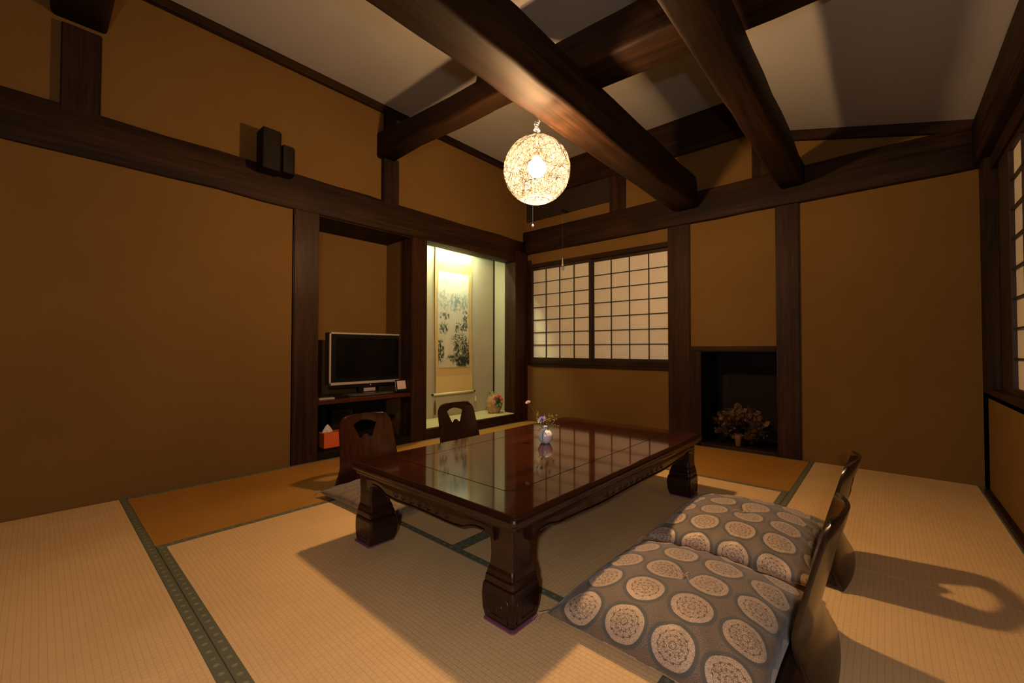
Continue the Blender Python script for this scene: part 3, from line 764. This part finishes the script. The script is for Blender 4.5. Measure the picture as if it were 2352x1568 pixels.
for k, (a_, h_, L_) in enumerate(((-.045, .075, .03), (-.035, .05, .026), (.0, .055, .03), (.02, .07, .028), (.012, .03, .03), (-.012, .012, .026), (.045, .02, .024))):
    b = NB(); c = P_(a_, .01*(k % 3-1), h_-.02); d = Vector((rnd.uniform(-.5, .5), rnd.uniform(-.5, .5), 1)).normalized(); s_ = d.cross(Vector((RD.y, -RD.x, .3))).normalized()
    pts = [c, c+d*L_*.35+s_*L_*.17, c+d*L_*.75+s_*L_*.12, c+d*L_, c+d*L_*.75-s_*L_*.12, c+d*L_*.35-s_*L_*.17]
    b.faces.new([b.verts.new(p) for p in pts]); obj('leaf', b, leaf_m, vase)

# ------------------------------------------------------------------ television and small things on the shelf
TVX = -.20
tv = thing('television', 'flat screen television with a silver frame standing on the recess shelf', 'television', (TVX, -1.87, .44))
silver = plain('silver_plastic', (.52, .44, .36), .35, .3); blackp = plain('gloss_black_plastic', (.008, .008, .009), .18, 0, .5, .1)
y0, y1, z0, z1 = -2.238, -1.520, .530, .962
b = NB(); box(b, TVX-.085, TVX-.004, y0, y1, z0+.0, z1, .008); obj('casing', b, blackp, tv)
b = NB(); fw = .014
for q in ((y0, y1, z0, z0+.022), (y0, y1, z1-fw, z1), (y0, y0+fw, z0, z1), (y1-fw, y1, z0, z1)): box(b, TVX-.02, TVX+.002, q[0], q[1], q[2], q[3], .002, 1)
obj('frame', b, silver, tv)
b = NB(); box(b, TVX-.02, TVX-.001, y0+fw, y1-fw, z0+.022, z1-fw); obj('bezel', b, plain('dark_grey_bezel', (.006, .0055, .005), .7, 0, .1), tv)
b = NB(); box(b, TVX-.01, TVX-.0004, y0+.055, y1-.055, z0+.055, z1-.045); obj('screen', b, plain('black_screen', (.004, .004, .004), .12, 0, .45, .05), tv)
b = NB(); box(b, TVX-.06, TVX-.012, y0+.02, y1-.02, z0-.030, z0, .004, 1); obj('speaker_bar', b, blackp, tv)
b = NB(); box(b, TVX-.07, TVX-.02, -1.97, -1.80, .452, z0-.02, .004, 1); obj('stand_neck', b, blackp, tv)
b = NB(); box(b, TVX-.02, TVX-.012, -1.93, -1.82, .462, .492, .002, 1); obj('neck_plate', b, silver, tv)
b = NB(); rg = []
for rx, ry, z in ((.12, .24, .441), (.125, .245, .446), (.12, .24, .452), (.05, .08, .456)): rg.append([Vector((TVX+.01+rx*math.cos(2*PI*k/48), -1.885+ry*math.sin(2*PI*k/48), z)) for k in range(48)])
loops(b, rg, smooth=True); obj('stand_base', recalc(b), plain('grey_black_base', (.07, .06, .06), .15), tv)
red_led = NT('red_standby_light'); red_led.b.inputs['Emission Color'].default_value = (1, .05, .03, 1); red_led.b.inputs['Emission Strength'].default_value = 1.5
b = NB(); bmesh.ops.create_icosphere(b, subdivisions=1, radius=.0035, matrix=Matrix.Translation((TVX-.010, -1.868, z0-.012))); obj('standby_light', b, red_led.m, tv)
fr = thing('card_stand', 'small black photo-frame card stand at the right end of the shelf', 'frame', (-.08, -1.64, .44))
b = NB(); Rf = Matrix.Translation((-.085, -1.625, .505)) @ Matrix.Rotation(-.22, 4, 'Y') @ Matrix.Rotation(-.12, 4, 'Z')
def fbox(name, q, m_):
    b = NB(); box(b, *q, .001, 1); bmesh.ops.transform(b, matrix=Rf, verts=b.verts); obj(name, b, m_, fr)
fbox('frame', (-.006, .0, -.073, .073, -.052, .052), blackp); fbox('card', (.0, .0015, -.055, .060, -.034, .040), plain('pinkish_paper_card', (.55, .42, .38), .8, 0, .2))
fbox('side_edge', (-.001, .002, -.073, -.069, -.05, .05), silver)
rc = tag(obj('remote_control', box(NB(), -.06, -.02, -2.395, -2.275, .440, .456, .004), plain('pale_grey_plastic', (.28, .24, .22), .5)), 'pale slim remote control at the left end of the shelf', 'remote')
rc2 = tag(obj('remote_control', box(NB(), -.12, -.075, -2.31, -2.13, .440, .455, .004), blackp), 'black remote control lying left of the television base', 'remote')
tb = thing('tissue_box', 'orange tissue box with a white tissue, under the television shelf', 'tissue box', (-.12, -2.22, .052))
b = NB(); box(b, -.175, -.065, -2.335, -2.10, .062, .178, .003, 1); obj('carton', b, plain('orange_card', (.62, .10, .015), .6), tb)
b = NB(); box(b, -.18, -.060, -2.34, -2.095, .052, .066, .002, 1); obj('holder_base', b, M['blackwood'], tb)
b = NB(); rg = []
for j in range(8):
    t_ = j/7; R_ = .036*(1-t_)**.7+.001
    rg.append([Vector((-.12+R_*.6*math.cos(a)*(1+.35*math.sin(3*a+j)), -2.285+R_*math.sin(a)*(1+.3*math.cos(4*a)), .176+.062*t_)) for a in [2*PI*k/18 for k in range(18)]])
loops(b, rg, smooth=True); obj('tissue', recalc(b), plain('white_tissue', (.62, .54, .50), .9, 0, .1), tb)
bin_ = tag(obj('dark_case', box(NB(), -.34, -.22, -2.20, -2.02, .052, .33, .006), blackp), 'tall black case behind the orange tissue box, under the shelf', 'case')

# ------------------------------------------------------------------ two dark boxes on the left head beam
def dark_box(x0, x1, y0, y1, z0, z1, label):
    b = NB()
    rg = [[Vector((x, y, z)) for x, y in ((x0, y0), (x1, y0), (x1, y1-.02), (x1-.03, y1), (x0, y1))] for z in (z0, z1)]
    loops(b, rg); bmesh.ops.bevel(b, geom=b.edges[:], offset=.003, segments=1, affect='EDGES')
    return tag(obj('wooden_box', recalc(b), M['blackwood']), label, 'box', 'dark boxes on the left head beam')
dark_box(.016, .14, -2.844, -2.722, 2.005, 2.272, 'taller dark box mounted on the left head beam')
dark_box(.016, .13, -2.718, -2.632, 2.015, 2.200, 'shorter dark box mounted on the left head beam')

# ------------------------------------------------------------------ picture alcove: hanging scroll, jar, light tube
scroll = thing('hanging_scroll', 'hanging scroll with an ink landscape in the lit alcove', 'scroll', (-.40, -.765, 1.1))
def painting():
    s = NT('ink_landscape_painting'); t = s.node('ShaderNodeTexCoord'); sp = s.node('ShaderNodeSeparateXYZ'); s.l.new(t.outputs['Object'], sp.inputs[0])
    Y, Z = sp.outputs[1], sp.outputs[2]      # object origin at the scroll's centre height 1.1
    base = s.mix(s.smooth(Z, -.45, .5), (.50, .46, .33), (.60, .60, .54))
    c = base
    def ridge(c, z0, amp, fr, seed, col, depth, dens):
        n = s.noise(s.coord(scale=(0, 1, 0), loc=(0, seed, 0)), fr, 5, .6)
        n2 = s.noise(s.coord(scale=(0, 1, .55), loc=(0, seed*2., seed)), 26, 6, .65, .6)
        top = s.math('ADD', z0, s.math('MULTIPLY', s.math('SUBTRACT', n, .5), amp))
        d = s.math('SUBTRACT', top, Z)
        m_ = s.math('MULTIPLY', s.smooth(d, 0, .010), s.smooth(d, depth*.35, depth, 1, 0))
        m_ = s.math('MULTIPLY', m_, s.smooth(n2, dens, dens+.14))
        return s.mix(m_, c, col)
    def wash(c, cy, cz, ry, rz, seed, col, lo, fr=34, stretch=.6):
        a = s.math('DIVIDE', s.math('SUBTRACT', Y, cy), ry); b_ = s.math('DIVIDE', s.math('SUBTRACT', Z, cz), rz)
        dd = s.math('ADD', s.math('MULTIPLY', a, a), s.math('MULTIPLY', b_, b_))
        n2 = s.noise(s.coord(scale=(0, 1, stretch), loc=(0, seed*2.3, seed)), fr, 7, .66, .35)
        m_ = s.math('MULTIPLY', s.smooth(dd, .25, 1.1, 1, 0), s.smooth(s.math('SUBTRACT', n2, s.math('MULTIPLY', dd, .10)), lo, lo+.10))
        return s.mix(m_, c, col)
    c = ridge(c, .34, .30, 9, 3.1, (.36, .42, .38), .22, .44)
    c = wash(c, .03, .22, .10, .13, 3.3, (.25, .31, .28), .42, 30)
    c = wash(c, -.13, .20, .08, .09, 7.3, (.32, .36, .32), .44, 34)
    c = wash(c, .16, .24, .06, .12, 9.9, (.27, .31, .27), .44, 34)
    c = wash(c, -.12, .085, .11, .055, 5.2, (.13, .15, .11), .43, 40)
    c = wash(c, .17, .07, .07, .11, 6.2, (.11, .13, .10), .42, 40)
    c = wash(c, -.14, -.045, .09, .085, 1.4, (.06, .08, .06), .42, 46)
    c = wash(c, .05, -.045, .06, .09, 2.4, (.07, .085, .06), .44, 46)
    c = wash(c, .15, -.03, .09, .065, 4.1, (.055, .075, .055), .41, 50)
    c = wash(c, .09, -.17, .16, .10, 8.8, (.10, .085, .05), .43, 40, 1.6)
    c = wash(c, -.19, -.30, .07, .16, 6.6, (.03, .04, .03), .40, 44)
    c = wash(c, .04, -.28, .06, .12, 3.9, (.04, .045, .03), .40, 44)
    c = wash(c, .17, -.30, .12, .17, 11.2, (.05, .045, .028), .40, 40)
    c = wash(c, .12, -.41, .17, .08, 13.7, (.025, .028, .02), .36, 34)
    c = wash(c, -.04, -.37, .08, .05, 14.2, (.05, .05, .035), .42, 44)
    # waterfall and mist stay paper coloured
    wf = s.math('ABSOLUTE', s.math('SUBTRACT', Y, s.math('ADD', -.070, s.math('MULTIPLY', Z, .12))))
    wfm = s.math('MULTIPLY', s.smooth(wf, .012, .030, 1, 0), s.math('MULTIPLY', s.smooth(Z, -.40, -.33), s.smooth(Z, -.12, -.06, 1, 0)))
    c = s.mix(s.math('MULTIPLY', wfm, .85), c, (.56, .53, .42))
    c = s.mix(s.math('MULTIPLY', s.smooth(Z, -.475, -.40, 1, 0), s.smooth(Y, -.06, .06, .8, .0)), c, (.50, .46, .34))
    # column of small brush marks, top left
    bx = s.math('ABSOLUTE', s.math('SUBTRACT', s.math('ABSOLUTE', s.math('ADD', Y, .118)), .012))
    ink = s.noise(s.coord(scale=(0, 1, 1)), 190, 2, .6)
    bz = s.math('MULTIPLY', s.smooth(Z, .40, .41), s.smooth(Z, .51, .52, 1, 0))
    c = s.mix(s.math('MULTIPLY', s.math('MULTIPLY', s.smooth(bx, .004, .006, 1, 0), bz), s.smooth(ink, .48, .54, 0, .7)), c, (.05, .05, .05))
    return s.fin(c, .85, 0, .15)
def silk(name, a, b_):
    s = NT(name); n = s.noise(s.coord(scale=(1, 1, 1)), 45, 4, .6); c = s.mix(n, a, b_); return s.fin(c, .7, 0, .25)
xs = -.400
def sheet(y0, y1, z0, z1, x, th, curl=.0, nz=24):
    b = NB(); rg = []
    for j in range(nz+1):
        z = z0+(z1-z0)*j/nz; dx = .006*math.sin(z*4)
        rg.append([Vector((x+dx, y0+.006*math.sin(z*2.6), z)), Vector((x+dx, y1+.006*math.sin(z*2.6+.5), z)), Vector((x+dx-th, y1+.006*math.sin(z*2.6+.5), z)), Vector((x+dx-th, y0+.006*math.sin(z*2.6), z))])
    loops(b, rg, smooth=False); return recalc(b)
obj('silk_mount', sheet(-1.022, -.500, .355, 1.915, xs, .003), silk('tan_silk_mount', (.56, .40, .17), (.48, .33, .13)), scroll)
obj('lower_silk_band', sheet(-1.020, -.502, .355, .535, xs+.0015, .003), silk('gold_silk_band', (.66, .50, .21), (.56, .41, .16)), scroll)
obj('upper_silk_band', sheet(-1.018, -.504, 1.77, 1.915, xs+.0015, .003), silk('gold_silk_band_top', (.66, .52, .24), (.56, .43, .18)), scroll)
obj('painting', sheet(-.985, -.545, .630, 1.66, xs+.0025, .003), painting(), scroll)
b = NB(); tube(b, [(xs+.008, -1.05, .349), (xs+.008, -.478, .349)], .012, 14); obj('roller', b, silk('cream_roller', (.72, .62, .34), (.66, .56, .30)), scroll)
for yy in (-1.055, -.468):
    b = NB(); tube(b, [(xs+.008, yy-.012, .349), (xs+.008, yy+.012, .349)], .010, 12); obj('roller_knob', b, M['wood_y'], scroll)
for yy in (-1.035, -.455):
    b = NB(); tube(b, [(xs+.02, yy, .345), (xs+.02, yy, .275)], .0012, 5); lathe(b, [(.002, .03), (.006, .024), (.008, 0), (.012, -.06 if yy < -.8 else -.02), (.010, -.12 if yy < -.8 else -.028), (.001, -.125 if yy < -.8 else -.03)], (xs+.02, yy, .262), 12)
    obj('string_weight', recalc(b), plain('brown_tassel' if yy < -.8 else 'pale_bead', (.10, .05, .02) if yy < -.8 else (.6, .55, .35), .7), scroll)
b = NB(); tube(b, [(xs, -1.02, 1.915), (xs, -.50, 1.915)], .008, 10); obj('hanging_rod', b, M['wood_y'], scroll)
b = NB(); tube(b, [(xs, -.90, 1.92), (xs-.01, -.765, 1.97), (xs, -.63, 1.92)], .002, 6); obj('hanging_cord', b, silk('grey_green_cord', (.3, .3, .2), (.25, .25, .16)), scroll)
tube_l = thing('fluorescent_tube', 'glowing fluorescent tube hidden above the alcove opening', 'lamp', (-.20, -.80, 1.985))
te = NT('glowing_tube'); te.b.inputs['Emission Color'].default_value = (*TUBE_COLOR, 1); te.b.inputs['Emission Strength'].default_value = TUBE_STRENGTH; te.b.inputs['Base Color'].default_value = (0, 0, 0, 1)
b = NB(); tube(b, [(-.225, -1.10, 1.952), (-.225, -.56, 1.952)], .013, 12); obj('tube', b, te.m, tube_l)
b = NB(); box(b, -.25, -.20, -1.13, -.53, 1.972, 2.0, .003, 1); obj('fitting', b, white_pl, tube_l)
for yy in (-1.12, -.54):
    b = NB(); box(b, -.238, -.212, yy-.012, yy+.012, 1.935, 1.975, .003, 1); obj('tube_socket', b, white_pl, tube_l)

jar = thing('ceramic_jar', 'round stoneware jar with a wreath of red flowers on the alcove platform', 'jar', (-.20, -.335, .104))
def jar_mat():
    s = NT('mottled_stoneware'); n = s.noise(s.coord(), 35, 4, .6); c = s.ramp(n, [(.3, (.28, .15, .06)), (.6, (.46, .30, .13)), (.75, (.50, .42, .24))]); return s.fin(c, .45, 0, .4)
b = NB(); n = 30; rg = []
for j in range(17):
    t_ = j/16; z = .225*t_; R_ = .068+.042*math.sin(PI*min(1, t_*1.08))**.8-(.055*max(0, (t_-.85)/.15)**1.5); rg.append([Vector((-.20+R_*.62*math.cos(2*PI*k/n), -.335+R_*math.sin(2*PI*k/n), .104+z)) for k in range(n)])
loops(b, rg, smooth=True); obj('jar_body', recalc(b), jar_mat(), jar)
wc = Vector((-.130, -.345, .245)); rnd = random.Random(9)
petal_cols = [plain('red_clay_petal', (.55, .06, .03), .6), plain('pink_clay_petal', (.60, .26, .16), .6), plain('dark_green_clay_leaf', (.03, .06, .02), .6), plain('pale_green_clay_leaf', (.22, .28, .12), .6)]
nrm = Vector((.85, -.45, .12)).normalized(); e1 = nrm.cross(Vector((0, 0, 1))).normalized(); e2 = e1.cross(nrm)
for k in range(15):
    a = 2*PI*k/15; mi = petal_cols[0] if math.sin(a) > -.1 and k % 3 else (petal_cols[1] if math.sin(a) > -.3 else petal_cols[2 if k % 2 else 3])
    c = wc+e1*.044*math.cos(a)+e2*.052*math.sin(a); b = NB()
    for j in range(5):
        th = 2*PI*j/5+k; q = c+e1*.010*math.cos(th)+e2*.010*math.sin(th)+nrm*.004
        t = bmesh.new(); bmesh.ops.create_icosphere(t, subdivisions=1, radius=.0095); bmesh.ops.scale(t, vec=(.7, 1, 1), verts=t.verts); bmesh.ops.translate(t, verts=t.verts, vec=q); merge(b, t)
    obj('clay_flower', b, mi, jar, smooth=True)
b = NB(); t = bmesh.new(); bmesh.ops.create_icosphere(t, subdivisions=2, radius=.034); bmesh.ops.scale(t, vec=(.45, 1, 1), verts=t.verts); bmesh.ops.translate(t, verts=t.verts, vec=wc-nrm*.004); merge(b, t); obj('wreath_center', b, petal_cols[2], jar)
b = NB()
for k in range(22):
    c = Vector((-.20, -.375, .325))+Vector((rnd.uniform(-.02, .03), rnd.uniform(-.05, .03), rnd.uniform(-.01, .02))); d = Vector((rnd.uniform(-1, 1), rnd.uniform(-1, .6), rnd.uniform(.1, 1))).normalized(); s_ = d.orthogonal().normalized(); L_ = .028
    b.faces.new([b.verts.new(p) for p in (c, c+d*L_*.5+s_*L_*.2, c+d*L_, c+d*L_*.5-s_*L_*.2)])
obj('moss_tuft', b, petal_cols[3], jar, kind='stuff')

# ------------------------------------------------------------------ dried leaves in the hearth recess
bun = thing('dried_leaf_bouquet', 'bunch of crumpled dried brown leaves standing in the dark hearth recess', 'dried plant', (2.20, .16, .012))
b = NB(); rnd = random.Random(12)
lathe(b, [(.014, .0), (.019, .02), (.024, .06), (.028, .095), (.02, .11)], (2.215, .075, .012), 14); obj('stem_bundle', recalc(b), plain('straw_stem_bundle', (.13, .065, .02), .8), bun)
dl = [plain('dried_brown_leaf', (.10, .045, .020), .9, 0, .1), plain('dried_pale_leaf', (.17, .095, .05), .9, 0, .1), plain('dried_dark_leaf', (.045, .02, .01), .9, 0, .1)]
def leaf_bm(c, d, L_, W_, rnd):
    s_ = d.orthogonal().normalized(); s_ = Matrix.Rotation(rnd.uniform(0, 2*PI), 3, d) @ s_; n_ = d.cross(s_); b = NB(); rows = []
    for i in range(6):
        t_ = i/5; w_ = W_*math.sin(PI*min(1, .12+t_*.88))**.7*(1-.15*t_); cen = c+d*L_*t_+n_*(.25*L_*math.sin(t_*3+rnd.random()))
        rows.append([cen+s_*w_*k/2+n_*(abs(k)*.12*W_+rnd.uniform(-.12, .12)*W_) for k in (-2, -1, 0, 1, 2)])
    vs = [[b.verts.new(p) for p in rw_] for rw_ in rows]
    for a_, c_ in zip(vs, vs[1:]):
        for k in range(4): b.faces.new((a_[k], a_[k+1], c_[k+1], c_[k]))
    return b
for k in range(150):
    th = rnd.uniform(0, 2*PI); el = rnd.uniform(-.75, 1.45); d = Vector((math.cos(th)*math.cos(el), math.sin(th)*math.cos(el)*.75, math.sin(el))).normalized()
    R_ = rnd.uniform(.06, .150); c = Vector((2.20, .185, .165))+Vector((d.x*R_*1.15, d.y*R_*.8, d.z*R_))
    if c.y > .30: c.y = .30
    if c.z < .05: c.z = .05
    obj('leaf', leaf_bm(c, (d+Vector((rnd.uniform(-.5, .5), rnd.uniform(-.5, .3), rnd.uniform(-.3, .3)))).normalized(), rnd.uniform(.045, .075), rnd.uniform(.018, .034), rnd), dl[(k*7) % 3], bun)
